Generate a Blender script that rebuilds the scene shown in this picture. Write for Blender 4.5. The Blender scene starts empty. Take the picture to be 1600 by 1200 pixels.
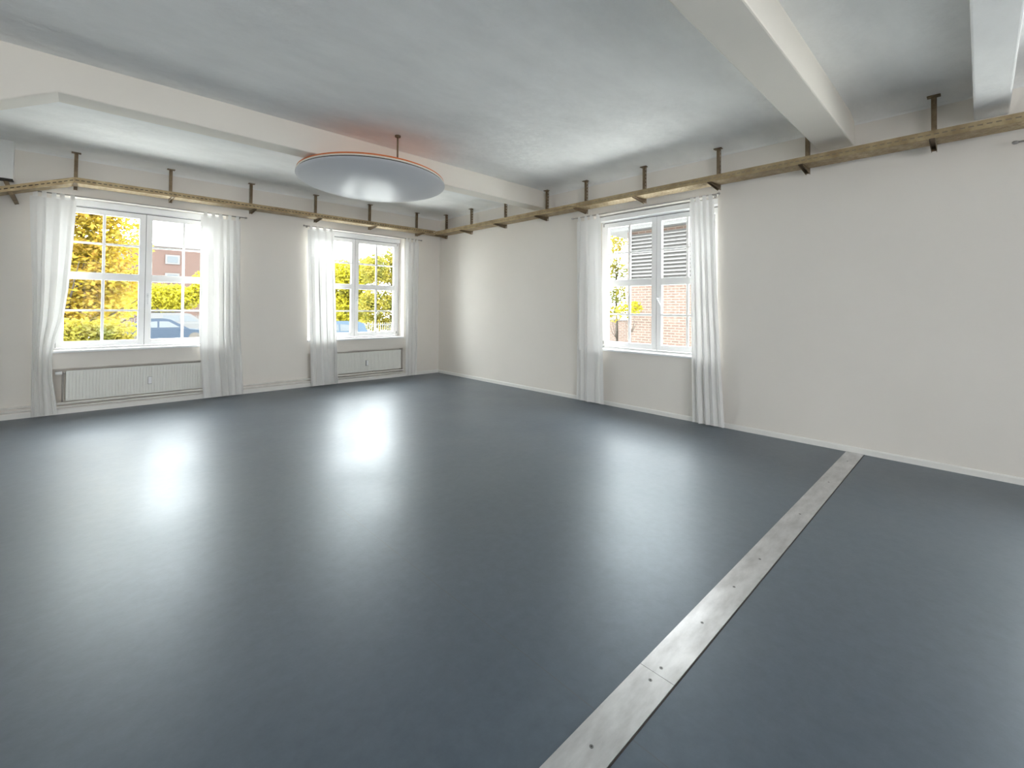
import bpy, math, random
import numpy as np
from mathutils import Vector, Matrix

S = bpy.context.scene
C = S.collection
random.seed(7)

# ------------------------------------------------------------------ camera
YAW, PITCH, ROLL = 0.763536, 0.015361, 0.009702
CAM = Vector((-5.941414, -8.637152, 1.5))
f = Vector((math.sin(YAW) * math.cos(PITCH), math.cos(YAW) * math.cos(PITCH), math.sin(PITCH)))
r = Vector((math.cos(YAW), -math.sin(YAW), 0))
u = r.cross(f)
r2 = r * math.cos(ROLL) + u * math.sin(ROLL)
u2 = -r * math.sin(ROLL) + u * math.cos(ROLL)
cd = bpy.data.cameras.new('camera')
cam = bpy.data.objects.new('camera', cd)
C.objects.link(cam)
cam.matrix_world = Matrix(((r2.x, u2.x, -f.x, CAM.x), (r2.y, u2.y, -f.y, CAM.y), (r2.z, u2.z, -f.z, CAM.z), (0, 0, 0, 1)))
cd.sensor_width = 36
cd.lens = 701.35 / 1600 * 36
cd.shift_y = -(600 - 470.15) / 1600
cd.clip_start = 0.05
cd.clip_end = 500
S.camera = cam

# ------------------------------------------------------------------ daylight and exposure
w = bpy.data.worlds.new('overcast')
S.world = w
w.use_nodes = True
bg = w.node_tree.nodes['Background']
bg.inputs[0].default_value = (0.97, 0.985, 1.0, 1)
bg.inputs[1].default_value = 17.0
S.view_settings.view_transform = 'Standard'
S.view_settings.look = 'None'
S.view_settings.gamma = 1
S.view_settings.exposure = -0.1
S.view_settings.use_curve_mapping = False
S.cycles.max_bounces = 14
S.cycles.diffuse_bounces = 10
S.cycles.glossy_bounces = 4
S.cycles.transmission_bounces = 8
S.cycles.transparent_max_bounces = 16
S.cycles.sample_clamp_indirect = 12
S.cycles.use_denoising = True


def portal(loc, rot, sx, sy):
    d = bpy.data.lights.new('daylight_portal', 'AREA')
    d.shape = 'RECTANGLE'
    d.size, d.size_y = sx, sy
    d.cycles.is_portal = True
    o = bpy.data.objects.new('daylight_portal', d)
    C.objects.link(o)
    o.location = loc
    o.rotation_euler = rot


ZC = 3.573        # ceiling
X0, Y0 = -12.6, -13.6   # unseen ends of the hall
BACK_FILL = [(-9.2, -7.7), (-6.0, -4.5)]     # unseen tall openings added in the south wall to brighten the room
SIDE = []                 # tall windows in the west wall
WT = 0.42         # wall thickness
# windows: wall, centre along the wall, half width of the sashes
WIN = [('n', -5.25, 0.95), ('n', -1.915, 0.95), ('e', -5.30, 0.93), ('e', -10.1, 0.95), ('n', -11.3, 0.95)]
for wl, c_, h_ in WIN:
    if wl == 'n':
        portal((c_, WT + .03, 1.9), (math.radians(-90), 0, 0), 2.1, 2.2)
    else:
        portal((WT + .03, c_, 1.9), (0, math.radians(90), 0), 2.2, 2.1)
for a_, b_ in BACK_FILL:
    portal(((a_ + b_) / 2, Y0 - .33, 1.75), (math.radians(90), 0, 0), 1.5, 2.9)
for a_, b_ in SIDE:
    portal((X0 - .33, (a_ + b_) / 2, 1.75), (0, math.radians(-90), 0), 2.9, 2.3)


# ------------------------------------------------------------------ materials
def srgb(r_, g_, b_):
    def k(v):
        v /= 255
        return v / 12.92 if v <= .04045 else ((v + .055) / 1.055) ** 2.4
    return (k(r_), k(g_), k(b_), 1)


MATS = {}


def mat(name, col, rough=.6, metal=0., var=0., vscale=6., bump=0., bscale=60., col2=None, spec=.5, trans=0., stretch=None, bdist=.002):
    if name in MATS:
        return MATS[name]
    m = bpy.data.materials.new(name)
    m.use_nodes = True
    nt = m.node_tree
    b = nt.nodes['Principled BSDF']
    b.inputs['Base Color'].default_value = col
    b.inputs['Roughness'].default_value = rough
    b.inputs['Metallic'].default_value = metal
    b.inputs['Specular IOR Level'].default_value = spec
    tc = nt.nodes.new('ShaderNodeTexCoord')
    src = tc.outputs['Object']
    if stretch:
        mp = nt.nodes.new('ShaderNodeMapping')
        mp.inputs['Scale'].default_value = stretch
        nt.links.new(src, mp.inputs[0])
        src = mp.outputs[0]
    if var or col2:
        n = nt.nodes.new('ShaderNodeTexNoise')
        n.inputs['Scale'].default_value = vscale
        n.inputs['Detail'].default_value = 6
        n.inputs['Roughness'].default_value = .6
        nt.links.new(src, n.inputs['Vector'])
        rp = nt.nodes.new('ShaderNodeValToRGB')
        rp.color_ramp.elements[0].position = .3
        rp.color_ramp.elements[1].position = .7
        c2 = col2 or tuple(min(1, c * (1 + var)) for c in col[:3]) + (1,)
        c1 = col if col2 else tuple(c * (1 - var) for c in col[:3]) + (1,)
        rp.color_ramp.elements[0].color = c1
        rp.color_ramp.elements[1].color = c2
        nt.links.new(n.outputs['Fac'], rp.inputs[0])
        nt.links.new(rp.outputs[0], b.inputs['Base Color'])
    if bump:
        n2 = nt.nodes.new('ShaderNodeTexNoise')
        n2.inputs['Scale'].default_value = bscale
        n2.inputs['Detail'].default_value = 5
        nt.links.new(src, n2.inputs['Vector'])
        bp = nt.nodes.new('ShaderNodeBump')
        bp.inputs['Strength'].default_value = bump
        bp.inputs['Distance'].default_value = bdist
        nt.links.new(n2.outputs['Fac'], bp.inputs['Height'])
        nt.links.new(bp.outputs[0], b.inputs['Normal'])
    MATS[name] = m
    return m


M_wall = mat('wall_paint', (.80, .762, .71, 1), .75, var=.015, vscale=1.2, bump=.25, bscale=45)
M_ceil = mat('ceiling_paint', (.87, .875, .865, 1), .8, var=.05, vscale=1.6, bump=.5, bscale=5, stretch=(1, 2.2, 1), bdist=.02)
M_beam = mat('beam_paint', (.80, .76, .69, 1), .75, var=.015, vscale=2, bump=.25, bscale=30)
M_trim = mat('white_trim_paint', (.82, .81, .78, 1), .5)
M_frame = mat('white_window_frame', (.93, .93, .935, 1), .35)
M_sill = mat('white_sill', (.88, .89, .90, 1), .4)
M_gasket = mat('dark_gasket', (.12, .12, .12, 1), .6)
M_rad = mat('radiator_enamel', (.80, .80, .76, 1), .35)
M_pipe = mat('painted_pipe', (.76, .74, .70, 1), .5, var=.1, vscale=8)
M_tray = mat('yellowed_zinc', srgb(184, 166, 132), .45, metal=.5, col2=srgb(146, 126, 94), vscale=9, bump=.2, bscale=80)
M_post = mat('brown_zinc', srgb(140, 122, 96), .45, metal=.45, col2=srgb(104, 86, 64), vscale=12)
M_alu = mat('brushed_aluminium', (.48, .48, .485, 1), .33, metal=.85, col2=(.72, .72, .73, 1), vscale=4.5, bump=.25, bscale=4, stretch=(1, 3, 1), bdist=.004)
M_screw = mat('screw_steel', (.25, .25, .25, 1), .35, metal=1)
M_hole = mat('screw_recess', (.05, .05, .05, 1), .6)
M_rod = mat('grey_rod', (.42, .40, .38, 1), .4, metal=.4)
M_lamp = mat('white_lacquer', (.62, .63, .66, 1), .30, spec=.05)
M_orange = mat('orange_lacquer', srgb(214, 118, 60), .5)
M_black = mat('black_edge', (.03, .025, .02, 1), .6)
M_hand = mat('white_handle', (.85, .86, .88, 1), .25)


def floor_material():
    m = bpy.data.materials.new('grey_vinyl')
    m.use_nodes = True
    nt = m.node_tree
    b = nt.nodes['Principled BSDF']
    tc = nt.nodes.new('ShaderNodeTexCoord')
    n1 = nt.nodes.new('ShaderNodeTexNoise')
    n1.inputs['Scale'].default_value = 14
    n1.inputs['Detail'].default_value = 9
    n1.inputs['Roughness'].default_value = .72
    nt.links.new(tc.outputs['Object'], n1.inputs['Vector'])
    rp = nt.nodes.new('ShaderNodeValToRGB')
    rp.color_ramp.elements[0].position = .3
    rp.color_ramp.elements[1].position = .72
    rp.color_ramp.elements[0].color = (.030, .048, .070, 1)
    rp.color_ramp.elements[1].color = (.056, .078, .106, 1)
    nt.links.new(n1.outputs['Fac'], rp.inputs[0])
    # welded seams between the vinyl sheets, 2 m apart
    sx = nt.nodes.new('ShaderNodeSeparateXYZ')
    nt.links.new(tc.outputs['Object'], sx.inputs[0])
    a = nt.nodes.new('ShaderNodeMath'); a.operation = 'ADD'; a.inputs[1].default_value = 4.53
    nt.links.new(sx.outputs['X'], a.inputs[0])
    ab = nt.nodes.new('ShaderNodeMath'); ab.operation = 'PINGPONG'; ab.inputs[1].default_value = 2.0
    nt.links.new(a.outputs[0], ab.inputs[0])
    lt = nt.nodes.new('ShaderNodeMath'); lt.operation = 'LESS_THAN'; lt.inputs[1].default_value = .0022
    nt.links.new(ab.outputs[0], lt.inputs[0])
    mx = nt.nodes.new('ShaderNodeMix'); mx.data_type = 'RGBA'
    mx.inputs[7].default_value = (.045, .05, .056, 1)
    nt.links.new(lt.outputs[0], mx.inputs[0])
    nt.links.new(rp.outputs[0], mx.inputs[6])
    nt.links.new(mx.outputs[2], b.inputs['Base Color'])
    n2 = nt.nodes.new('ShaderNodeTexNoise')
    n2.inputs['Scale'].default_value = 1.3
    n2.inputs['Detail'].default_value = 8
    nt.links.new(tc.outputs['Object'], n2.inputs['Vector'])
    mr = nt.nodes.new('ShaderNodeMapRange')
    mr.inputs[3].default_value = .30
    mr.inputs[4].default_value = .46
    nt.links.new(n2.outputs['Fac'], mr.inputs[0])
    nt.links.new(mr.outputs[0], b.inputs['Roughness'])
    n3 = nt.nodes.new('ShaderNodeTexNoise')
    n3.inputs['Scale'].default_value = 55
    n3.inputs['Detail'].default_value = 6
    nt.links.new(tc.outputs['Object'], n3.inputs['Vector'])
    bm = nt.nodes.new('ShaderNodeBump')
    bm.inputs['Strength'].default_value = .12
    bm.inputs['Distance'].default_value = .003
    nt.links.new(n3.outputs['Fac'], bm.inputs['Height'])
    nt.links.new(bm.outputs[0], b.inputs['Normal'])
    b.inputs['Coat Weight'].default_value = .6
    b.inputs['Coat Roughness'].default_value = .58
    b.inputs['Coat IOR'].default_value = 1.55
    b.inputs['Specular Tint'].default_value = (.72, .87, 1, 1)
    b.inputs['IOR'].default_value = 1.8
    b.inputs['Specular IOR Level'].default_value = .5
    return m


def brick_material(name, c1, c2, mortar, scale):
    m = bpy.data.materials.new(name)
    m.use_nodes = True
    nt = m.node_tree
    b = nt.nodes['Principled BSDF']
    b.inputs['Roughness'].default_value = .9
    g = nt.nodes.new('ShaderNodeTexCoord')
    sp = nt.nodes.new('ShaderNodeSeparateXYZ')
    ad = nt.nodes.new('ShaderNodeMath'); ad.operation = 'ADD'
    cb = nt.nodes.new('ShaderNodeCombineXYZ')
    nt.links.new(g.outputs['Object'], sp.inputs[0])
    nt.links.new(sp.outputs['X'], ad.inputs[0]); nt.links.new(sp.outputs['Y'], ad.inputs[1])
    nt.links.new(ad.outputs[0], cb.inputs['X']); nt.links.new(sp.outputs['Z'], cb.inputs['Y'])
    bt = nt.nodes.new('ShaderNodeTexBrick')
    bt.inputs['Color1'].default_value = c1
    bt.inputs['Color2'].default_value = c2
    bt.inputs['Mortar'].default_value = mortar
    bt.inputs['Scale'].default_value = 1
    bt.inputs['Brick Width'].default_value = .25 * scale
    bt.inputs['Row Height'].default_value = .08 * scale
    bt.inputs['Mortar Size'].default_value = .014 * scale
    nt.links.new(cb.outputs[0], bt.inputs['Vector'])
    nt.links.new(bt.outputs['Color'], b.inputs['Base Color'])
    return m


def curtain_material():
    m = bpy.data.materials.new('sheer_white_cotton')
    m.use_nodes = True
    nt = m.node_tree
    nt.nodes.remove(nt.nodes['Principled BSDF'])
    out = nt.nodes['Material Output']
    d = nt.nodes.new('ShaderNodeBsdfDiffuse'); d.inputs[0].default_value = (.86, .855, .84, 1)
    t = nt.nodes.new('ShaderNodeBsdfTranslucent'); t.inputs[0].default_value = (.86, .86, .86, 1)
    tr = nt.nodes.new('ShaderNodeBsdfTransparent')
    m1 = nt.nodes.new('ShaderNodeMixShader'); m1.inputs[0].default_value = .16
    m2 = nt.nodes.new('ShaderNodeMixShader'); m2.inputs[0].default_value = .02
    nt.links.new(d.outputs[0], m1.inputs[1]); nt.links.new(t.outputs[0], m1.inputs[2])
    nt.links.new(m1.outputs[0], m2.inputs[1]); nt.links.new(tr.outputs[0], m2.inputs[2])
    nt.links.new(m2.outputs[0], out.inputs[0])
    return m


def glass_material():
    m = bpy.data.materials.new('window_glass')
    m.use_nodes = True
    nt = m.node_tree
    nt.nodes.remove(nt.nodes['Principled BSDF'])
    out = nt.nodes['Material Output']
    tr = nt.nodes.new('ShaderNodeBsdfTransparent'); tr.inputs[0].default_value = (.94, .96, .95, 1)
    gl = nt.nodes.new('ShaderNodeBsdfGlossy'); gl.inputs['Roughness'].default_value = .01
    fr = nt.nodes.new('ShaderNodeFresnel'); fr.inputs[0].default_value = 1.10
    mx = nt.nodes.new('ShaderNodeMixShader')
    nt.links.new(fr.outputs[0], mx.inputs[0]); nt.links.new(tr.outputs[0], mx.inputs[1]); nt.links.new(gl.outputs[0], mx.inputs[2])
    nt.links.new(mx.outputs[0], out.inputs[0])
    return m


M_floor = floor_material()
M_curtain = curtain_material()
M_glass = glass_material()


# ------------------------------------------------------------------ mesh helpers
class MB:
    def __init__(self):
        self.v = []
        self.f = []

    def quad(self, a, b, c, d):
        n = len(self.v)
        self.v += [tuple(a), tuple(b), tuple(c), tuple(d)]
        self.f.append((n, n + 1, n + 2, n + 3))

    def box(self, a, b):
        x0, x1 = sorted((a[0], b[0])); y0, y1 = sorted((a[1], b[1])); z0, z1 = sorted((a[2], b[2]))
        n = len(self.v)
        self.v += [(x0, y0, z0), (x1, y0, z0), (x1, y1, z0), (x0, y1, z0), (x0, y0, z1), (x1, y0, z1), (x1, y1, z1), (x0, y1, z1)]
        self.f += [tuple(n + i for i in q) for q in ((0, 3, 2, 1), (4, 5, 6, 7), (0, 1, 5, 4), (1, 2, 6, 5), (2, 3, 7, 6), (3, 0, 4, 7))]
        return self

    def prism(self, prof, fn, a, b):
        """profile (list of 2D points) swept from a to b; fn(p, t) gives the 3D point"""
        n = len(self.v); k = len(prof)
        self.v += [tuple(fn(p, a)) for p in prof] + [tuple(fn(p, b)) for p in prof]
        for i in range(k):
            j = (i + 1) % k
            self.f.append((n + i, n + j, n + k + j, n + k + i))
        self.f.append(tuple(n + i for i in reversed(range(k))))
        self.f.append(tuple(n + k + i for i in range(k)))
        return self

    def tube(self, pts, rad, seg=10, cap=True):
        pts = [Vector(p) for p in pts]
        rs = rad if isinstance(rad, (list, tuple)) else [rad] * len(pts)
        n = len(self.v)
        for i, p in enumerate(pts):
            d = (pts[min(i + 1, len(pts) - 1)] - pts[max(i - 1, 0)]).normalized()
            a = d.cross(Vector((0, 0, 1)))
            if a.length < .05:
                a = d.cross(Vector((1, 0, 0)))
            a.normalize(); b = d.cross(a)
            for s in range(seg):
                t = 2 * math.pi * s / seg
                self.v.append(tuple(p + rs[i] * (math.cos(t) * a + math.sin(t) * b)))
        for i in range(len(pts) - 1):
            for s in range(seg):
                t = (s + 1) % seg
                self.f.append((n + i * seg + s, n + i * seg + t, n + (i + 1) * seg + t, n + (i + 1) * seg + s))
        if cap:
            self.f.append(tuple(n + s for s in reversed(range(seg))))
            self.f.append(tuple(n + (len(pts) - 1) * seg + s for s in range(seg)))
        return self

    def build(self, name, m, parent=None, bevel=0, smooth=False, solid=0, seg=2, origin=None):
        me = bpy.data.meshes.new(name)
        vs = self.v
        if origin is not None:
            vs = [(a - origin[0], b - origin[1], c - origin[2]) for a, b, c in vs]
        me.from_pydata(vs, [], self.f)
        me.materials.append(m)
        if smooth:
            me.polygons.foreach_set('use_smooth', [True] * len(me.polygons))
        me.update()
        o = bpy.data.objects.new(name, me)
        C.objects.link(o)
        if origin is not None:
            o.location = origin
        if parent is not None:
            o.parent = parent
            if origin is None:
                o.matrix_parent_inverse = Matrix.Translation(-parent.location) if parent.type == 'EMPTY' else Matrix()
        if solid:
            md = o.modifiers.new('thickness', 'SOLIDIFY'); md.thickness = solid; md.offset = 0
        if bevel:
            md = o.modifiers.new('bevel', 'BEVEL'); md.width = bevel; md.segments = seg; md.limit_method = 'ANGLE'
        return o


def tag(o, label=None, cat=None, group=None, kind=None):
    if label: o['label'] = label
    if cat: o['category'] = cat
    if group: o['group'] = group
    if kind: o['kind'] = kind
    return o


def empty(name, loc, label=None, cat=None, group=None, kind=None):
    o = bpy.data.objects.new(name, None)
    C.objects.link(o)
    o.location = loc
    o.empty_display_size = .1
    bpy.context.view_layer.update()
    return tag(o, label, cat, group, kind)


def struct(mb, name, m, label=None, bevel=0, **k):
    o = mb.build(name, m, None, bevel, **k)
    o['kind'] = 'structure'
    if label: o['label'] = label
    return o


# wall-space mapping: a = along the wall, o = distance into the room, z
def mp(wl):
    if wl == 'n':
        return lambda a, o, z: (a, -o, z)
    return lambda a, o, z: (-o, a, z)


# ------------------------------------------------------------------ room shell
def wall(name, wl, a0, a1, z0, z1, holes, label):
    """holes: (a0, a1, z0, z1, depth or None for right through)"""
    F = mp(wl)
    mb = MB()
    As = sorted({a0, a1} | {h[0] for h in holes} | {h[1] for h in holes})
    for i in range(len(As) - 1):
        p, q = As[i], As[i + 1]
        mid = (p + q) / 2
        hs = sorted([h for h in holes if h[0] < mid < h[1]], key=lambda h: h[2])
        z = z0
        for h in hs:
            if h[2] > z: mb.box(F(p, 0, z), F(q, -WT, h[2]))
            if h[4] is not None: mb.box(F(p, -h[4], h[2]), F(q, -WT, h[3]))
            z = h[3]
        mb.box(F(p, 0, z), F(q, -WT, z1))
    return struct(mb, name, M_wall, label)


nh = []
for wl, c_, h_ in WIN:
    if wl == 'n':
        nh.append((c_ - 1.0, c_ + 1.0, .83, 2.98, None))
        nh.append((c_ - .99, c_ + .99, .075, .612, .15))
eh = [(c_ - h_ - .05, c_ + h_ + .05, .84, 2.99, None) for wl, c_, h_ in WIN if wl == 'e']
wall('wall_north', 'n', X0, WT, -.05, ZC + .3, nh, 'white window wall with radiators under its windows')
wall('wall_east', 'e', Y0, 0, -.05, ZC + .3, eh, 'long white wall with one curtained window')
def back_wall(name, spans, P, e0, e1):
    mb = MB()
    mb.box(P(e0, -.05), P(e1, .3, .3)).box(P(e0, 3.2), P(e1, ZC + .3, .3))
    prev = e0
    for a_, b_ in spans:
        mb.box(P(prev, .3), P(a_, 3.2, .3)); prev = b_
    mb.box(P(prev, .3), P(e1, 3.2, .3))
    struct(mb, name, M_wall)
    for a_, b_ in spans:
        fm = MB()
        for q in (a_, (a_ + b_) / 2 - .03, b_ - .06):
            fm.box(P(q, .3, .1), P(q + .06, 3.2, .16))
        for z in (.3, 1.2, 2.2, 3.14):
            fm.box(P(a_, z, .1), P(b_, z + .06, .16))
        struct(fm, 'window_%d' % (10 + len([o for o in bpy.data.objects if o.name.startswith('window_')])), M_frame)  # frames of the unseen openings added for extra daylight


back_wall('wall_west', SIDE, lambda t, z, o=0: (X0 - o, t, z), Y0 - .3, WT)
back_wall('wall_south', BACK_FILL, lambda t, z, o=0: (t, Y0 - o, z), X0, WT)
struct(MB().box((X0 - .3, Y0 - .3, -.12), (WT, WT, 0)), 'floor', M_floor, 'blue-grey vinyl floor with soft window reflections')
struct(MB().box((X0 - .3, Y0 - .3, ZC), (WT, WT, ZC + .3)), 'ceiling', M_ceil, 'rough white painted ceiling between the beams')

# cove between wall and ceiling
def cove(wl, a, b, name):
    F = mp(wl)
    n = 8
    prof = [(0, ZC + .02), (0, ZC - .085)]
    for i in range(1, n):
        t = i / n * math.pi / 2
        prof.append((.30 - .30 * math.cos(t), ZC - .085 + .085 * math.sin(t)))
    prof += [(.30, ZC), (.30, ZC + .02)]
    mb = MB().prism(prof, lambda p, t: F(t, p[0], p[1]), a, b)
    return struct(mb, name, M_ceil)


cove('n', X0, 0, 'trim_1')
cove('e', Y0, 0, 'trim_2')

# beams parallel to the window wall
BZ = 3.271
hx = MB()
prof = [(-.001, BZ), (-6.12, BZ), (-7.0, 2.80), (-7.0, ZC + .01), (-.001, ZC + .01)]
hx.prism(prof, lambda p, t: (p[0], t, p[1]), -3.29, -3.03)
prof = [(-7.4, ZC + .01), (-7.4, 2.80), (-8.28, BZ), (X0 + .001, BZ), (X0 + .001, ZC + .01)]
hx.prism(prof, lambda p, t: (p[0], t, p[1]), -3.29, -3.03)
struct(hx, 'trim_3', M_beam, 'cream ceiling beam with a haunch at its left end', bevel=.012)
struct(MB().box((-7.4, -3.34, -.001), (-7.0, -2.98, ZC + .01)), 'trim_4', M_wall, bevel=.01)
struct(MB().box((X0 + .001, -7.71, BZ), (-.001, -7.40, ZC + .01)), 'trim_5', M_beam, 'pale ceiling beam meeting the right wall', bevel=.012)
struct(MB().box((X0 + .001, -8.82, BZ), (-.001, -8.60, ZC + .01)), 'trim_6', M_ceil, 'ceiling beam in the top right corner', bevel=.012)
# boxed duct high on the window wall at the left
struct(MB().box((-7.35, -.13, 3.075), (-6.605, .001, ZC + .01)), 'trim_7', M_ceil, 'white boxed corner high on the window wall', bevel=.006)
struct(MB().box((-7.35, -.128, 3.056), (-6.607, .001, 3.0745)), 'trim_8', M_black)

# skirtings
def skirting(wl, a, b, h, name):
    F = mp(wl)
    prof = [(-.001, -.001), (-.001, h), (.010, h), (.016, h - .012), (.016, -.001)]
    return struct(MB().prism(prof, lambda p, t: F(t, p[0], p[1]), a, b), name, M_trim)


skirting('n', X0 + .001, -.001, .07, 'baseboard_north').name = 'baseboard_north'
skirting('e', Y0 + .001, -.017, .062, 'baseboard_east')


# ------------------------------------------------------------------ windows
def window(idx, wl, c_, h_, zoff=0., shutter=False, label=None):
    F = mp(wl)
    full = h_ + .05
    W = empty('window_%d' % idx, F(c_, 0, .83 + zoff), label, None, None, 'structure')
    zb, zt = .83 + zoff, 2.98 + zoff
    B = lambda mb, a0, a1, o0, o1, z0, z1: mb.box(F(a0, o0, z0), F(a1, o1, z1))
    fr = MB()
    # fixed frame
    B(fr, c_ - full, c_ - h_ - .004, -.30, -.235, zb, zt)
    B(fr, c_ + h_ + .004, c_ + full, -.30, -.235, zb, zt)
    B(fr, c_ - full, c_ + full, -.30, -.235, zb, .878 + zoff)
    B(fr, c_ - full, c_ + full, -.30, -.235, 2.884 + zoff, zt)
    fr.build('frame', M_frame, W, bevel=.004)
    # box over the sashes
    bx = MB()
    B(bx, c_ - full + (.02 if shutter else .0), c_ + full - (.02 if shutter else 0), -.24, -.10 if shutter else -.19, 2.892 + zoff, zt - (.012 if shutter else .001))
    bx.build('head_box', M_sill, W, bevel=.004)
    # dark gasket behind the sash joints
    gk = MB()
    B(gk, c_ - h_ - .006, c_ - h_, -.27, -.236, .878 + zoff, 2.884 + zoff)
    B(gk, c_ + h_, c_ + h_ + .006, -.27, -.236, .878 + zoff, 2.884 + zoff)
    B(gk, c_ - .004, c_ + .004, -.27, -.232, .878 + zoff, 2.884 + zoff)
    B(gk, c_ - h_, c_ + h_, -.27, -.236, 2.872 + zoff, 2.886 + zoff)
    gk.build('gasket', M_gasket, W)
    z0, z1 = .884 + zoff, 2.874 + zoff
    for s in (-1, 1):
        a0, a1 = (c_ - h_, c_ - .003) if s < 0 else (c_ + .003, c_ + h_)
        st = .075
        sm = MB()
        B(sm, a0, a0 + st, -.28, -.222, z0, z1)
        B(sm, a1 - st, a1, -.28, -.222, z0, z1)
        B(sm, a0 + st, a1 - st, -.28, -.222, z0, z0 + .08)
        B(sm, a0 + st, a1 - st, -.28, -.222, z1 - .075, z1)
        B(sm, a0 + st, a1 - st, -.28, -.222, 1.90 - .052 + zoff, 1.90 + .052 + zoff)
        ac = (a0 + a1) / 2
        for zz0, zz1, zz in ((z0 + .08, 1.848 + zoff, 1.403 + zoff), (1.952 + zoff, z1 - .075, 2.377 + zoff)):
            B(sm, ac - .017, ac + .017, -.265, -.235, zz0, zz1)
            B(sm, a0 + st, ac - .014, -.265, -.235, zz - .014, zz + .014)
            B(sm, ac + .014, a1 - st, -.265, -.235, zz - .014, zz + .014)
        so = sm.build('sash', M_frame, W, bevel=.003)
        gm = MB()
        B(gm, a0 + st - .01, a1 - st + .01, -.253, -.247, z0 + .07, z1 - .065)
        gm.build('pane', M_glass, so)
    # lever handle on the meeting stile nearest the viewer's right
    hs = 1 if wl == 'n' else -1
    hh = MB()
    ha = c_ + hs * .035
    B(hh, ha - .012, ha + .012, -.222, -.208, 1.60 + zoff, 1.67 + zoff)
    if wl == 'n':
        hh.tube([F(ha, -.21, 1.635 + zoff), F(ha, -.165, 1.635 + zoff), F(ha, -.16, 1.50 + zoff)], .009, 8)
    else:
        hh.tube([F(ha, -.21, 1.65 + zoff), F(ha, -.165, 1.65 + zoff), F(ha - .07, -.155, 1.54 + zoff)], .010, 8)
    hh.build('handle', M_hand, W)
    # hinges
    for hz in (z0 + .03, z1 - .05):
        hg = MB()
        a = c_ + h_ if wl == 'n' else c_ + h_
        hg.tube([F(a, -.215, hz), F(a, -.215, hz + .05)], .008, 8)
        hg.build('hinge', M_rod, W)
    sl = MB()
    B(sl, c_ - full + .001, c_ + full - .001, -.235, .035, zb, zb + .028)
    sl.build('sill', M_sill, W, bevel=.005)
    return W


window(1, 'n', -5.25, .95, label='wide white lattice window at the left, over the long radiator')
window(2, 'n', -1.915, .95, label='white lattice window nearest the room corner')
window(3, 'e', -5.30, .93, .01, shutter=True, label='white lattice window in the right wall facing brick')
for i, (wl, c_, h_) in enumerate(WIN[3:]):
    window(4 + i, wl, c_, h_, .01 if wl == 'e' else 0)


# ------------------------------------------------------------------ radiators, pipes
def radiator(a0, a1, z0, z1, o1, label, valve=True, meter=None):
    F = mp('n')
    R = empty('radiator', F((a0 + a1) / 2, o1 - .04, z0), label, 'radiator', 'white panel radiators')
    mb = MB()
    # ribbed front panel
    n = int((a1 - a0) / .0333)
    prof = []
    st = (a1 - a0) / n
    for i in range(n):
        a = a0 + i * st
        prof += [(a, o1 - .004), (a + st * .14, o1), (a + st * .86, o1), (a + st, o1 - .004)]
    prof += [(a1, o1 - .02), (a0, o1 - .02)]
    mb.prism(prof, lambda p, t: F(p[0], p[1], t), z0 + .015, z1 - .015)
    mb.box(F(a0, o1 + .001, z0), F(a1, o1 - .02, z0 + .015))
    mb.box(F(a0, o1 + .001, z1 - .015), F(a1, o1 - .02, z1))
    mb.build('front_panel', M_rad, R)
    for q0, q1 in ((a0, a0 + .008), (a1 - .008, a1)):
        MB().box(F(q0, o1 - .02, z0 + .01), F(q1, o1 - .10, z1 - .004)).build('side_panel', M_rad, R)
    g = MB()
    k = int((a1 - a0) / .03)
    for i in range(k):
        a = a0 + .012 + i * (a1 - a0 - .024) / k
        g.box(F(a, o1 - .022, z1 - .012), F(a + .012, o1 - .098, z1 - .006))
    g.box(F(a0 + .008, o1 - .098, z0 + .01), F(a1 - .008, o1 - .1, z1 - .006))
    g.build('top_grille', M_rad, R)
    if meter is not None:
        MB().box(F(meter[0] - .027, o1 + .0005, meter[1] - .058), F(meter[0] + .024, o1 + .012, meter[1] + .053)).build('meter_backplate', M_rod, R)
        MB().box(F(meter[0] - .02, o1 + .012, meter[1] - .05), F(meter[0] + .02, o1 + .028, meter[1] + .05)).build('heat_meter', M_sill, R, bevel=.004)
    if valve:
        v = MB()
        v.tube([F(a0 - .002, o1 - .05, z1 - .03), F(a0 - .035, o1 - .05, z1 - .03)], .013, 10)
        v.tube([F(a0 - .03, o1 - .05, z1 - .03), F(a0 - .03, o1 - .05, .16)], .009, 8)
        vv = v.build('valve', M_rod, R, smooth=True)
        h = MB().tube([F(a0 - .035, o1 - .05, z1 - .03), F(a0 - .045, o1 - .05, z1 - .03), F(a0 - .095, o1 - .05, z1 - .03), F(a0 - .105, o1 - .05, z1 - .03)], [.018, .024, .023, .015], 14)
        hd = h.build('thermostat_head', M_sill, vv, smooth=True)
    # riser to the pipes
    MB().tube([F(a0 + .62 * (a1 - a0), o1 - .05, z0 + .01), F(a0 + .62 * (a1 - a0), o1 - .05, .15)], .009, 8).build('riser', M_pipe, R, smooth=True)
    return R


radiator(-6.085, -4.46, .175, .582, .03, 'long white radiator with a valve under the wide left window', True, (-5.19, .366))
radiator(-2.60, -.98, .185, .580, .03, 'white radiator under the window nearest the corner', True, (-1.755, .357))

for z_, l_ in ((.145, 'upper of two painted heating pipes along the window wall'), (.098, 'lower of two painted heating pipes along the window wall')):
    mb = MB().tube([(X0 + .01, -.03, z_), (-1.0, -.03, z_), (-.93, -.026, z_), (-.92, .0, z_)], .016, 10)
    p = mb.build('heating_pipe', M_pipe, None, smooth=True)
    tag(p, l_, 'pipe', 'heating pipes')

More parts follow.
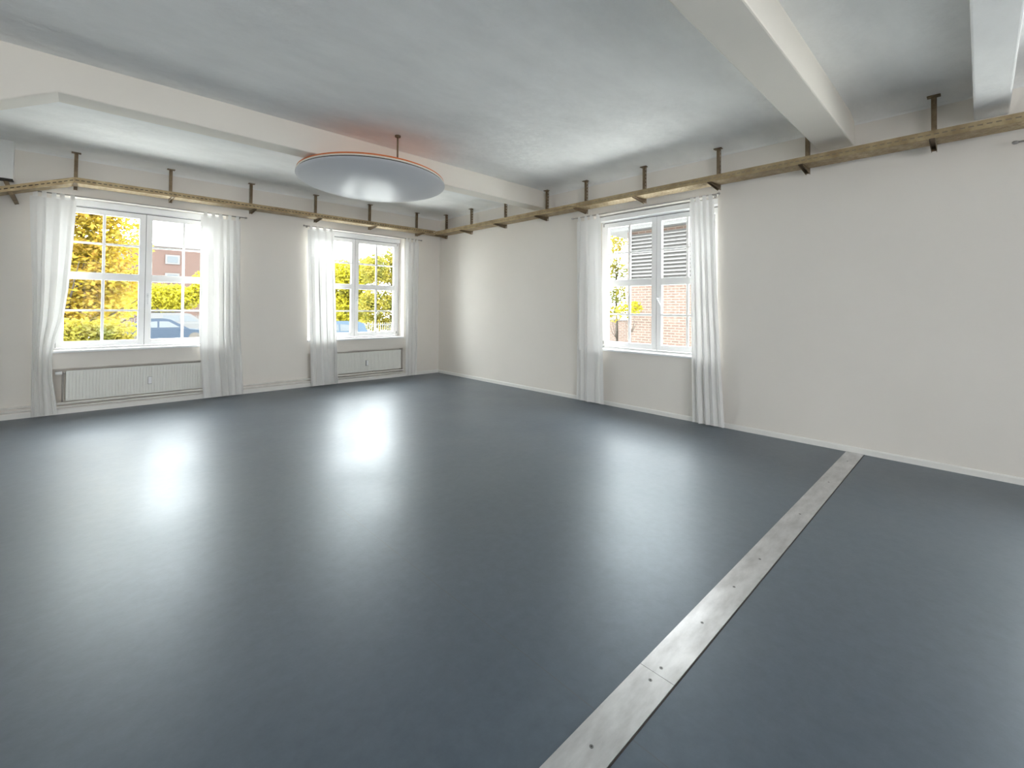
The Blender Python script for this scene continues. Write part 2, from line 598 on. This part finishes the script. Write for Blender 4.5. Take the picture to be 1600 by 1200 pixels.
# ------------------------------------------------------------------ curtains
def interp(tab, z):
    if z >= tab[0][0]: return tab[0][1]
    for (z1, v1), (z0, v0) in zip(tab, tab[1:]):
        if z >= z0:
            return v0 + (v1 - v0) * (z - z0) / (z1 - z0)
    return tab[-1][1]


def curtain(wl, left, right, nf, seed, label, zt=2.90, ztab=2.965, off=.105, ntab=5, zbot=.022):
    """left/right: tables (z, position along the wall) from top to bottom"""
    F = mp(wl)
    rng = random.Random(seed)
    ph = [rng.uniform(0, 6.28) for _ in range(8)]
    R = empty('curtain', F((left[-1][1] + right[-1][1]) / 2, off, zbot), label, 'curtain', 'white curtains beside the windows')
    NS, NZ = nf * 14, 60
    V = []; Fc = []
    wid = [rng.uniform(.6, 1.5) for _ in range(nf)]
    tot = sum(wid); cum = [0]
    for x in wid: cum.append(cum[-1] + x / tot)
    def fold(s):
        for i in range(nf):
            if s <= cum[i + 1] + 1e-9:
                return i + (s - cum[i]) / (cum[i + 1] - cum[i])
        return nf
    for j in range(NZ + 1):
        t = j / NZ
        z = zt - (zt - zbot) * t
        a0, a1 = interp(left, z), interp(right, z)
        amp = .010 + .034 * min(1, t * 2.2)
        for i in range(NS + 1):
            s = i / NS
            q = fold(s) * 2 * math.pi
            sw = .35 * math.sin(1.7 * t + ph[0] + 3 * s) + .18 * math.sin(4.1 * t + ph[1] + 5 * s)
            o = off + amp * (math.sin(q + sw) + .28 * math.sin(2 * q + ph[2] + 1.5 * t)) * (.75 + .25 * math.sin(ph[3] + 7 * s + t))
            lat = .30 * (a1 - a0) / nf * math.sin(2 * (q + sw)) * .5 * min(1, t * 3)
            lat *= min(1, s * nf, (1 - s) * nf)
            V.append(F(a0 + (a1 - a0) * s + lat, o, z + (.004 * math.sin(q) if j == NZ else 0)))
    for j in range(NZ):
        for i in range(NS):
            n = j * (NS + 1) + i
            Fc.append((n, n + 1, n + NS + 2, n + NS + 1))
    mb = MB(); mb.v = V; mb.f = Fc
    mb.build('fabric', M_curtain, R, smooth=True)
    # hanging loops over the rod
    a0, a1 = left[0][1], right[0][1]
    for k in range(ntab):
        a = a0 + (a1 - a0) * (k + .5) / ntab + rng.uniform(-.01, .01)
        tb = MB()
        hw = .022
        path = [(off - .012, zt - .006), (off - .013, ztab), (off, ztab + .0135), (off + .013, ztab), (off + .012, zt - .006)]
        for (o0, y0), (o1, y1) in zip(path, path[1:]):
            tb.quad(F(a - hw, o0, y0), F(a + hw, o0, y0), F(a + hw, o1, y1), F(a - hw, o1, y1))
        tb.build('loop', M_curtain, R)
    return R


def rod(wl, a0, a1, z, label, off=.105):
    F = mp(wl)
    R = empty('curtain_rod', F((a0 + a1) / 2, 0, z), label, 'curtain rod', 'curtain rods over the windows')
    MB().tube([F(a0, off, z), F(a1, off, z)], .008, 10).build('pole', M_rod, R, smooth=True)
    for a, s in ((a0, -1), (a1, 1)):
        MB().tube([F(a - s * .001, off, z), F(a + s * .012, off, z), F(a + s * .03, off, z), F(a + s * .04, off, z)], [.009, .015, .015, .006], 10).build('finial', M_rod, R, smooth=True)
        b = a - s * .06
        MB().tube([F(b, 0, z), F(b, .006, z)], .02, 12).tube([F(b, 0, z), F(b, off, z)], .006, 8).build('wall_mount', M_rod, R, smooth=True)
    return R


rod('n', -6.47, -4.00, 2.965, 'thin grey curtain rod over the wide left window')
rod('n', -3.02, -.58, 2.965, 'thin grey curtain rod over the window nearest the corner')
rod('e', -6.31, -3.99, 2.98, 'thin grey curtain rod over the right wall window')
rod('e', -11.35, -8.87, 2.98, 'curtain rod whose end shows at the right edge')

curtain('n', [(2.9, -6.46), (1.5, -6.41), (0, -6.40)], [(2.9, -6.02), (2.2, -6.05), (1.7, -6.08), (1.3, -6.12), (1.05, -6.18), (.8, -6.22), (.5, -6.21), (0, -6.15)], 4, 3, 'white curtain at the left edge, hanging left of the wide window')
curtain('n', [(2.9, -4.61), (1.0, -4.60), (0, -4.53)], [(2.9, -4.06), (1.2, -4.04), (0, -3.97)], 5, 11, 'wide white curtain between the two windows of the radiator wall, nearer the long radiator')
curtain('n', [(2.9, -2.98), (0, -2.87)], [(2.9, -2.49), (1.0, -2.42), (0, -2.38)], 4, 5, 'white curtain on the left of the window nearest the corner', ntab=4)
curtain('n', [(2.9, -.965), (0, -.91)], [(2.9, -.62), (0, -.64)], 3, 8, 'narrow white curtain hanging closest to the room corner', ntab=4)
curtain('e', [(2.9, -4.53), (0, -4.61)], [(2.9, -4.06), (0, -4.08)], 3, 21, 'white curtain on the left of the right wall window', zt=2.915, ztab=2.98, ntab=4)
curtain('e', [(2.9, -6.27), (1.6, -6.31), (0, -6.41)], [(2.9, -5.95), (0, -6.01)], 4, 33, 'white curtain on the right of the right wall window', zt=2.915, ztab=2.98, ntab=4)


# ------------------------------------------------------------------ perforated cable tray and its hangers
def perf(mb, org, U, Vv, L, H, pitch, rows, sl, sh):
    """perforated sheet spanning org + U*L, org + V*H with rows of slots"""
    org, U, Vv = Vector(org), Vector(U), Vector(Vv)
    n = max(1, int(round(L / pitch)))
    p = L / n
    vs = [0]
    for k in range(rows):
        c = H * (k + .5) / rows
        vs += [c - sh / 2, c + sh / 2]
    vs.append(H)
    P = lambda a, b: org + U * a + Vv * b
    for j in range(len(vs) - 1):
        v0, v1 = vs[j], vs[j + 1]
        if j % 2 == 0:
            mb.quad(P(0, v0), P(L, v0), P(L, v1), P(0, v1))
        else:
            stag = p / 2 if (j // 2) % 2 else 0
            a = 0
            for i in range(n):
                s0 = i * p + (p - sl) / 2 * .5 + stag * .5
                mb.quad(P(a, v0), P(s0, v0), P(s0, v1), P(a, v1))
                a = s0 + sl
            if a < L: mb.quad(P(a, v0), P(L, v0), P(L, v1), P(a, v1))


O1, O2, TZ, TH = .14, .37, 3.095, .075


def tray(wl, p0, p1, z0, z1, label, i0=None, i1=None):
    """straight run of tray along a wall from a=p0 to p1; i0/i1 = end positions of the inner (wall) side when mitred"""
    F = mp(wl)
    R = empty('cable_tray', F((p0 + p1) / 2, (O1 + O2) / 2, (z0 + z1) / 2), label, 'cable tray', 'perforated cable trays')
    A, B = Vector(F(p0, O2, z0)), Vector(F(p1, O2, z1))
    Ai, Bi = Vector(F(p0 if i0 is None else i0, O1, z0)), Vector(F(p1 if i1 is None else i1, O1, z1))
    U = (B - A); L = U.length; U.normalize()
    Li = (Bi - Ai).length
    up = Vector((0, 0, 1))
    n_in = (Vector(F(0, O1, 0)) - Vector(F(0, O2, 0))).normalized()
    mb = MB(); perf(mb, A, U, up, L, TH, .055, 1, .034, .011)
    mb.build('room_side_flange', M_tray, R, solid=.002)
    mb = MB(); perf(mb, Ai, U, up, Li, TH, .055, 1, .034, .011)
    mb.build('wall_side_flange', M_tray, R, solid=.002)
    mb = MB(); perf(mb, A if L <= Li + .001 and i0 is None and i1 is None else A, U, n_in, L, O2 - O1, .055, 5, .030, .010)
    mb.build('perforated_base', M_tray, R, solid=.002)
    return R


tray('n', -6.04, -O2 - .002, TZ, TZ, 'long perforated cable tray along the window wall')
tray('n', -7.6, -6.042, 2.50, TZ, 'sloping end of cable tray dipping down to the left edge')
tray('e', -13.0, -O2 - .002, TZ - .015, TZ - .015, 'long perforated cable tray along the right wall')
# corner piece
R = empty('cable_tray', (-.25, -.25, TZ), 'short corner piece of cable tray joining both long runs', 'cable tray', 'perforated cable trays')
mb = MB(); perf(mb, (-O2 + .001, -O2 + .001, TZ - .004), (1, 0, 0), (0, 1, 0), O2 - O1, O2 - O1, .055, 5, .03, .01)
mb.build('perforated_base', M_tray, R, solid=.002)
mb = MB(); perf(mb, (-O2, -O1, TZ - .004), (1, 0, 0), (0, 0, 1), O2 - O1, TH, .055, 1, .034, .011)
perf(mb, (-O1, -O2, TZ - .004), (0, 1, 0), (0, 0, 1), O2 - O1, TH, .055, 1, .034, .011)
mb.build('corner_flange', M_tray, R, solid=.002)
F = mp('n')
cb = MB().tube([F(-7.55, O2 - .035, 2.575), F(-6.06, O2 - .035, TZ + .036), F(-5.9, O2 - .035, TZ + .036), F(-.42, O2 - .035, TZ + .036)], .030, 10)  # dark tube added behind the slots so the tray interior looks shaded
tag(cb.build('slot_backing', mat('dark_slot_backing', (.05, .04, .03, 1), .6), None, smooth=True), 'dark tube added in the window wall tray to darken its slots', 'slot backing')
cb = MB().tube([(-O2 + .035, -12.9, TZ + .021), (-O2 + .035, -.42, TZ + .021)], .030, 10)  # brown tube added so the slots do not show the bright wall
tag(cb.build('slot_backing', mat('brown_slot_backing', (.26, .21, .15, 1), .6), None, smooth=True), 'brown tube added in the right wall tray to darken its slots', 'slot backing')


def hanger(wl, a, ztop, zbot, label, arm=.40):
    F = mp(wl)
    R = empty('tray_hanger', F(a, .1, ztop), label, 'hanger', 'steel hangers carrying the cable tray')
    MB().box(F(a - .048, .06, ztop - .008), F(a + .048, .15, ztop)).build('ceiling_plate', M_post, R)
    mb = MB()
    L = ztop - .008 - zbot
    perf(mb, F(a - .018, .122, zbot), (0, 0, 1), Vector(F(1, 0, 0)), L, .036, .05, 0, .028, .012)
    rows = 1 if wl == 'e' else 0
    perf(mb, F(a - .018, .122, zbot), (0, 0, 1), Vector(F(0, -1, 0)), L, .044, .05, rows, .028, .012)
    perf(mb, F(a + .018, .122, zbot), (0, 0, 1), Vector(F(0, -1, 0)), L, .044, .05, 0, .028, .012)
    mb.build('post', M_post, R, solid=.003)
    # tapered cantilever arm, U-section
    am = MB()
    zt = TZ - .004 if wl == 'n' else TZ - .019
    prof = [(.123, zt), (arm, zt), (arm, zt - .015), (.123, zbot + .003)]
    am.prism(prof, lambda p, t: F(t, p[0], p[1]), a - .021, a - .018)
    am.prism(prof, lambda p, t: F(t, p[0], p[1]), a + .018, a + .021)
    am.box(F(a - .021, .123, zt), F(a + .021, arm, zt - .003))
    am.build('arm', M_post, R)
    return R


HN = [(-6.035, 'hanger at the left end where the tray starts to dip'),
      (-5.00, 'tray hanger above the middle of the wide left window'),
      (-3.91, 'tray hanger right of the wide left window'),
      (-2.845, 'tray hanger just left of the window nearest the corner'),
      (-1.777, 'tray hanger above the window nearest the corner'),
      (-.683, 'last tray hanger on the window wall before the corner')]
HE = [(-.397, ZC - .05, 'first tray hanger on the right wall, closest to the corner'),
      (-1.295, ZC - .05, 'second tray hanger from the corner on the right wall'),
      (-2.335, ZC - .05, 'tray hanger on the right wall partly hidden behind the cream beam'),
      (-3.40, ZC - .05, 'tray hanger on the right wall just in front of the cream beam'),
      (-4.243, ZC - .05, 'tray hanger above the left curtain of the right wall window'),
      (-5.282, ZC - .05, 'tray hanger above the middle of the right wall window'),
      (-6.33, ZC - .05, 'tray hanger above the right curtain of the right wall window'),
      (-7.303, ZC - .05, 'tray hanger tucked against the beam meeting the right wall'),
      (-8.336, ZC - .05, 'rightmost tray hanger, between the last two beams')]
for a, l in HN:
    hanger('n', a, ZC - .018, 3.045, l)
for a, z, l in HE:
    hanger('e', a, ZC - .018, 3.025, l)
# tilted bracket under the sloping tray
F = mp('n')
R = empty('tilted_bracket', F(-6.6, .2, 2.85), 'brown bracket tilted under the sloping tray at the left edge', 'bracket')
mb = MB().box((-.02, -.20, -.05), (.02, .20, -.002))
o = mb.build('arm', M_post, R); o.matrix_parent_inverse = Matrix(); o.rotation_euler = (math.radians(-8), math.radians(-20), 0)
o = MB().box((-.022, .155, -.05), (.022, .19, .34)).build('post', M_post, R); o.matrix_parent_inverse = Matrix(); o.rotation_euler = (0, math.radians(-20), 0)

# ------------------------------------------------------------------ dish lamp
LC = Vector((-3.162, -3.030, 3.152))
R = empty('dish_lamp', LC, 'large round white dish lamp hanging under the ceiling beam', 'lamp')
R.rotation_euler = (-.025, .03, 0)


def lathe(prof, seg=96):
    mb = MB()
    n = len(prof)
    for rr, zz in prof:
        for s in range(seg):
            t = 2 * math.pi * s / seg
            mb.v.append((rr * math.cos(t), rr * math.sin(t), zz))
    for i in range(n - 1):
        for s in range(seg):
            t = (s + 1) % seg
            mb.f.append((i * seg + s, i * seg + t, (i + 1) * seg + t, (i + 1) * seg + s))
    return mb


def child(mb, name, m, par, smooth=True):
    o = mb.build(name, m, par, smooth=smooth)
    o.matrix_parent_inverse = Matrix()
    return o


RL = .942
prof = []
for i in range(0, 25):
    rr = RL * i / 24
    prof.append((max(rr, .001), -.11 * (1 - (rr / RL) ** 3.2)))
prof += [(RL + .003, .004), (RL - .004, .007)] + [(RL * i / 24 * .99, -.103 * (1 - (i / 24) ** 3.2)) for i in range(23, -1, -3)] + [(.001, -.103)]
child(lathe(prof), 'lower_dish', M_lamp, R)
child(lathe([(RL - .05, .004), (RL - .010, .004), (RL - .010, .020), (RL - .05, .020), (RL - .05, .004)]), 'shadow_gap', M_black, R)
child(lathe([(RL - .10, .020), (RL - .002, .020), (RL, .028), (RL - .004, .038), (RL - .10, .040), (RL - .10, .020)]), 'upper_ring', M_beam, R)
child(lathe([(.001, .041), (RL - .012, .041), (RL - .008, .055), (RL - .03, .066), (.001, .072)]), 'upper_disc', M_orange, R)
for (px, py, zt) in ((-3.215, -3.76, ZC), (-3.35, -2.45, ZC), (-2.85, -2.45, ZC)):
    zb = LC.z + .066 + (.012 if py < -3 else 0)
    MB().tube([(px, py, zb), (px, py, zt - .002)], .011, 10).tube([(px, py, zt - .02), (px, py, zt - .001)], .035, 12).build('suspension_rod', M_post, None, smooth=False)
    o = bpy.data.objects['suspension_rod'] if 'suspension_rod' in bpy.data.objects and not bpy.data.objects['suspension_rod'].parent else [q for q in bpy.data.objects if q.name.startswith('suspension_rod') and not q.parent][0]
    o.parent = R
    bpy.context.view_layer.update()
    o.matrix_parent_inverse = R.matrix_world.inverted()

# ------------------------------------------------------------------ aluminium threshold strip
def strip(x0, x1, screws, label):
    R = empty('floor_strip', ((x0 + x1) / 2, -7.711, 0), label, 'floor strip', 'metal cover strips in the floor')
    n = 60
    prof = [(-7.786, 0), (-7.786, .0035), (-7.636, .0035), (-7.636, 0)]
    MB().prism(prof, lambda p, t: (t, p[0], p[1]), x0, x1).build('plate', M_alu, R)
    MB().box((x0, -7.792, .0002), (x1, -7.7865, .0012)).build('painted_edge_shadow', M_black, R)  # black strip standing in for the shadow along the plate edge
    for x, y in screws:
        sc = MB().tube([(x, y, .0034), (x, y, .0042)], .0075, 16).build('screw', M_screw, R)
        MB().tube([(x, y, .0042), (x, y, .0046)], .003, 6).build('screw_socket', M_hole, sc)


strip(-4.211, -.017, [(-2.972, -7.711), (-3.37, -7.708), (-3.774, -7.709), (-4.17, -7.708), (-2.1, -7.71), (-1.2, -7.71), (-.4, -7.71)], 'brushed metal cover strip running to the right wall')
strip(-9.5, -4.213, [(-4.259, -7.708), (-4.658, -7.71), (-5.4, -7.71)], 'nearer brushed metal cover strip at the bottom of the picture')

# ================================================================== outside
GZ = -.9
M_ground = mat('pale_asphalt', (.74, .74, .72, 1), .9, var=.2, vscale=.6)
g = MB()
g.box((-60, WT + .05, GZ - .3), (90, 90, GZ)); g.box((WT + .05, -40, GZ - .3), (90, WT + .05, GZ))
struct(g, 'ground', M_ground)
M_brick = brick_material('far_red_brick', (.058, .027, .021, 1), (.050, .024, .018, 1), (.058, .043, .036, 1), 1.2)
M_brick2 = brick_material('near_brick', (.098, .062, .048, 1), (.078, .048, .037, 1), (.125, .108, .094, 1), 1.0)
M_outwhite = mat('outdoor_white', (.075, .075, .075, 1), .7)
M_outglass = mat('outdoor_glass', (.03, .038, .045, 1), .3)
M_bark = mat('bark', (.035, .028, .02, 1), .9)
M_louvre = mat('louvre_metal', (.098, .097, .095, 1), .7)
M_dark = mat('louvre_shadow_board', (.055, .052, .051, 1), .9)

# far brick building
R = empty('building', (6, 48, GZ), 'red brick building far beyond the wide left window', 'building')
MB().box((-16, 45, GZ), (16, 56, 6.95)).build('wall', M_brick, R)
MB().box((-16.2, 44.8, 6.95), (16.2, 56.2, 7.2)).build('roof_edge', M_outwhite, R)
for xc in (-11.2, -7.4, -3.6, .25, 3.55, 6.9, 10.2):
    for zc in (5.8, 4.05, 2.2):
        wd = MB().box((xc - .56, 44.9, zc - .44), (xc + .56, 45.0, zc + .44)).build('window', M_outwhite, R)
        p = MB().box((xc - .40, 44.87, zc - .30), (xc + .40, 44.9, zc + .30)).build('window_glass', M_outglass, R)
        p.parent = wd; p.matrix_parent_inverse = Matrix()

# near brick building with louvres
R = empty('building', (9, -3, GZ), 'pale brick building with louvre shutters outside the right wall window', 'building')
MB().box((7, -14, GZ), (13, -.60, 4.02)).build('wall', M_brick2, R)
MB().box((6.62, -14.2, 4.02), (13.2, .15, 4.22)).box((6.5, -14.2, 4.22), (6.66, .15, 4.36)).build('eaves', M_outwhite, R)
M_rooftile = mat('roof_tile', (.055, .037, .031, 1), .85, var=.15, vscale=12)
mb = MB(); mb.prism([(6.6, 4.30), (10, 6.3), (13.2, 4.30)], lambda p, t: (p[0], t, p[1]), -14.2, .15)
mb.build('roof', M_rooftile, R)
for y1, y0 in ((-.76, -4.1), (-5.2, -8.4)):
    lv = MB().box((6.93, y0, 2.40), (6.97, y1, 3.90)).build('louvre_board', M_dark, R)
    sl = MB()
    z = 2.42
    while z < 3.86:
        sl.prism([(6.86, z), (6.93, z + .045), (6.93, z + .075), (6.86, z + .03)], lambda p, t: (p[0], t, p[1]), y0 + .03, y1 - .03)
        z += .115
    sl.box((6.85, y1 - .04, 2.38), (6.95, y1 + .03, 3.92)); sl.box((6.85, y0 - .03, 2.38), (6.95, y0 + .04, 3.92))
    s = sl.build('slats', M_louvre, R)
# farther wing seen to the left of it
R = empty('garden_wall', (12.2, 4, GZ), 'pinkish low garden wall beyond the right wall window', 'wall')
MB().box((12, -.5, GZ), (12.4, 9, .95)).build('wall', M_brick2, R)
MB().box((11.95, -.5, .95), (12.45, 9, 1.02)).build('coping', M_outwhite, R)


# ------------------------------------------------------------------ trees
def leaf_mat(name, cols, scale=2.2):
    m = bpy.data.materials.new(name)
    m.use_nodes = True
    nt = m.node_tree
    b = nt.nodes['Principled BSDF']
    b.inputs['Roughness'].default_value = .7
    tc = nt.nodes.new('ShaderNodeTexCoord')
    n = nt.nodes.new('ShaderNodeTexNoise')
    n.inputs['Scale'].default_value = scale
    n.inputs['Detail'].default_value = 3
    nt.links.new(tc.outputs['Object'], n.inputs['Vector'])
    rp = nt.nodes.new('ShaderNodeValToRGB')
    rp.color_ramp.elements[0].position = .36
    rp.color_ramp.elements[1].position = .64
    rp.color_ramp.elements[0].color = cols[0]
    rp.color_ramp.elements[1].color = cols[-1]
    if len(cols) > 2:
        e = rp.color_ramp.elements.new(.5); e.color = cols[1]
    nt.links.new(n.outputs['Fac'], rp.inputs[0])
    nt.links.new(rp.outputs[0], b.inputs['Base Color'])
    # leaves let light through
    t = nt.nodes.new('ShaderNodeBsdfTranslucent')
    nt.links.new(rp.outputs[0], t.inputs[0])
    mx = nt.nodes.new('ShaderNodeMixShader'); mx.inputs[0].default_value = .55
    nt.links.new(b.outputs[0], mx.inputs[1]); nt.links.new(t.outputs[0], mx.inputs[2])
    nt.links.new(mx.outputs[0], nt.nodes['Material Output'].inputs[0])
    return m


LM_gold = leaf_mat('golden_leaves', [(.22, .185, .022, 1), (.30, .215, .018, 1), (.33, .205, .03, 1)])
LM_lime = leaf_mat('yellow_green_leaves', [(.105, .12, .025, 1), (.21, .185, .02, 1), (.25, .205, .03, 1)], 1.4)
LM_yel = leaf_mat('bright_yellow_leaves', [(.21, .20, .03, 1), (.31, .28, .014, 1), (.33, .29, .016, 1)], .8)


def tree(base, height, clusters, nleaf, lsz, m, label, group=None, seed=1, trunk=.14, flat=.5):
    """clusters: (dx, dy, z, rx, ry, rz)"""
    rng = np.random.default_rng(seed)
    R = empty('tree', base, label, 'tree', group)
    bx, by, bz = base
    mb = MB()
    top = Vector((bx, by, bz + height * .75))
    mb.tube([(bx, by, bz - .1), (bx + .05, by, bz + height * .3), (bx - .03, by, bz + height * .55), top], [trunk, trunk * .8, trunk * .55, trunk * .25], 8)
    for c in clusters:
        cz = Vector((bx + c[0], by + c[1], c[2]))
        for k in range(7):
            d = rng.normal(size=3) * np.array([c[3], c[4], c[5]]) * .55
            e = cz + Vector(d)
            st = Vector((bx, by, min(max(cz.z - .6 * abs(c[0]) - .5, bz + .25 * height), bz + .7 * height)))
            mid = st.lerp(e, .55) + Vector((0, 0, -.12))
            mb.tube([st, mid, e], [trunk * .28, trunk * .16, trunk * .05], 5, cap=False)
    mb.build('trunk', M_bark, R)
    wts = np.array([c[3] * c[4] * c[5] for c in clusters]) ** .8
    wts /= wts.sum()
    V = []; Fs = []
    cnt = 0
    for c, wt in zip(clusters, wts):
        n = int(nleaf * wt)
        d = rng.normal(size=(n, 3)); d /= np.linalg.norm(d, axis=1)[:, None]
        rad = rng.random(n) ** .45
        p = d * rad[:, None] * np.array([c[3], c[4], c[5]]) + np.array([bx + c[0], by + c[1], c[2]])
        a = rng.normal(size=(n, 3)); a[:, 2] *= flat; a /= np.linalg.norm(a, axis=1)[:, None]
        b = rng.normal(size=(n, 3)); b -= (b * a).sum(1)[:, None] * a; b /= np.linalg.norm(b, axis=1)[:, None]
        s = lsz * (.6 + .8 * rng.random(n))[:, None]
        q = np.stack([p - a * s, p - b * s * .6, p + a * s, p + b * s * .6], 1).reshape(-1, 3)
        V.append(q); Fs.append(np.arange(cnt, cnt + 4 * n).reshape(-1, 4)); cnt += 4 * n
    V = np.concatenate(V); Fs = np.concatenate(Fs)
    me = bpy.data.meshes.new('foliage')
    me.from_pydata(V.tolist(), [], Fs.tolist())
    me.materials.append(m)
    o = bpy.data.objects.new('foliage', me); C.objects.link(o)
    o.parent = R; o.matrix_parent_inverse = Matrix.Translation(-R.location)
    return R


TG = 'autumn trees outside the windows'
tree((-6.3, 8.5, GZ), 6.5, [(-.6, 0, 3.6, 1.7, 1.2, 1.0), (.75, .2, 3.3, 1.15, 1.0, .9), (.2, 0, 2.3, 1.4, 1.1, .8), (1.0, 0, 2.2, .85, .9, .6), (-1.2, 0, 2.2, 1.2, 1, 1), (.75, 0, 1.5, .95, .9, .55), (-.3, 0, 1.1, 1.5, 1, .7), (.1, 0, 4.4, 1.6, 1.4, .8)], 21000, .062, LM_gold, 'golden autumn tree filling the left panes of the wide window', TG, 2)
tree((-6.3, 5.0, GZ), 2.4, [(-.1, 0, .78, 1.0, .6, .42), (.75, 0, .90, .65, .45, .26), (-.9, 0, .7, .9, .6, .5), (1.0, .1, .62, .5, .4, .18)], 9000, .042, LM_lime, 'low yellow-green bush at the bottom of the wide window', TG, 5, .05)
tree((-.4, 34, GZ), 5.5, [(-.9, 0, 2.0, 2.4, 1.5, 1.1), (1.8, 0, 2.9, 1.3, 1.2, 1.6), (-3.4, 0, 1.5, 1.5, 1.2, 1.0)], 9000, .12, LM_yel, 'yellow tree in front of the far brick building', TG, 7)
tree((10.4, 29, GZ), 7.5, [(-.2, 0, 3.7, 1.7, 2, 1.8), (-.6, 0, 1.2, 1.8, 2, 1.6), (1.6, 0, 4.6, 1.2, 2, 1.2), (1.2, 0, 1.6, 1.3, 2, 1.8)], 15000, .13, LM_yel, 'dense bright yellow tree in the left panes of the window nearest the corner', TG, 9)
tree((12.2, 24, GZ), 7.5, [(-1.7, 0, 4.3, 1.1, 1.3, 1.4), (.2, 0, 4.7, 1.5, 1.3, 1.7), (-1.7, 0, 1.7, 1.3, 1.3, 1.3), (.5, 0, 1.9, 1.6, 1.3, 1.5), (-1.2, 0, .2, 1.7, 1, .7), (1.2, 0, .2, 1.7, 1, .7)], 16000, .10, LM_lime, 'yellow-green branching tree in the right panes of the window nearest the corner', TG, 12)
tree((9.2, 1.25, GZ), 5, [(0, 0, 4.1, .5, .5, .55), (.05, .1, 3.1, .4, .6, .5), (-.4, -.15, 2.1, .45, .6, .45), (-.9, -.3, 1.3, .35, .5, .35)], 1500, .06, LM_lime, 'sparse leafy tree at the left of the right wall window', TG, 15, .06)
tree((6.3, -1.2, GZ), 2.4, [(0, -.1, 1.55, .2, .26, .2), (0, .3, 1.45, .2, .26, .3)], 420, .05, LM_yel, 'small yellow shrub against the pale brick building', TG, 17, .02)

# ------------------------------------------------------------------ white picket fence
def fence(x0, x1, y, top, label):
    R = empty('fence', ((x0 + x1) / 2, y, GZ), label, 'fence')
    rl = MB().box((x0, y, top - .18), (x1, y + .04, top - .12)).box((x0, y, GZ + .2), (x1, y + .04, GZ + .26))
    rl.build('rail', M_outwhite, R)
    pk = MB()
    x = x0
    while x < x1:
        pk.box((x, y - .03, GZ), (x + .05, y, top))
        x += .17
    o = pk.build('pickets', M_outwhite, R)
    return R


fence(4, 20, 22, .32, 'white picket fence seen through the window nearest the corner')
fence(-4, 6, 40, .55, 'white picket fence in front of the far brick building')


# ------------------------------------------------------------------ cars
def car(x0, y, length, height, colour, name_col, label, face=1, van=False, wd=1.75, hatch=False):
    m = mat(name_col, colour, .45, spec=.15)
    R = empty('car', (x0 + length / 2, y, GZ), label, 'car', 'parked cars outside')
    L, H = length, height
    X = lambda t: x0 + (t if face > 0 else 1 - t) * L
    lo = [(0, .28), (0, .55), (.03, .60), (.17, .63), (.20, .64), (.66, .64), (.70, .62), (.93, .52), (.99, .42), (1, .25), (.97, .18), (.02, .18)]
    if van:
        lo = [(0, .2), (0, .62), (.05, .62), (.72, .62), (.95, .50), (1, .40), (1, .2), (.97, .16), (.02, .16)]
    body = MB().prism([(X(a), GZ + H * b) for a, b in lo], lambda p, t: (p[0], t, p[1]), y, y + wd)
    body.build('body', m, R, bevel=.05, seg=3)
    if van:
        up = [(.01, .62), (.04, .97), (.08, 1), (.55, 1), (.60, .97), (.76, .62)]
    else:
        up = [(.10, .63), (.24, .93), (.30, .99), (.48, 1), (.54, .97), (.72, .62)]
    if hatch: up = [(.03, .63), (.07, .92), (.14, .99), (.48, 1), (.54, .97), (.72, .62)]
    cab = MB()
    k = len(up)
    n = 0
    for s, ins in ((0, .10), (1, .10)):
        for a, b in up:
            i = .02 + ins * (b - .62) / .38 * 1.3
            cab.v.append((X(a), y + (i if s == 0 else wd - i), GZ + H * b))
    for i in range(k):
        j = (i + 1) % k
        cab.f.append((i, j, k + j, k + i))
    cab.f.append(tuple(range(k))); cab.f.append(tuple(range(2 * k - 1, k - 1, -1)))
    cab.build('cabin', m, R, bevel=.04, seg=2)
    gl = MB()
    def yy(b): return y + .02 + .13 * (b - .62) / .38 - .012
    panes = [[(.20, .67), (.27, .90), (.40, .93), (.40, .67)], [(.42, .67), (.42, .93), (.52, .92), (.64, .67)]]
    if van: panes = [[(.50, .68), (.50, .93), (.58, .92), (.70, .68)], [(.28, .68), (.28, .93), (.47, .93), (.47, .68)]]
    for P in panes:
        n = len(gl.v)
        gl.v += [(X(a), yy(b), GZ + H * b) for a, b in P] + [(X(a), yy(b) + .02, GZ + H * b) for a, b in P]
        q = len(P)
        gl.f.append(tuple(n + i for i in range(q)))
        for i in range(q):
            j = (i + 1) % q
            gl.f.append((n + i, n + j, n + q + j, n + q + i))
    gl.build('side_window', M_outglass, R)
    for a in (.19, .81):
        MB().tube([(X(a), y - .01, GZ + .32), (X(a), y + .2, GZ + .32)], .32, 20).build('wheel', M_black, R)
    return R


car(-4.45, 26, 4.6, 1.47, (.017, .026, .040, 1), 'car_paint_navy', 'dark blue car parked outside the wide left window')
car(-3.2, 31, 4.9, 1.75, (.075, .076, .078, 1), 'car_paint_white', 'white car parked behind the dark blue one', van=True)
car(1.95, 16, 4.2, 1.50, (.032, .050, .072, 1), 'car_paint_light_blue', 'light blue car outside the window nearest the corner', face=-1, hatch=True)
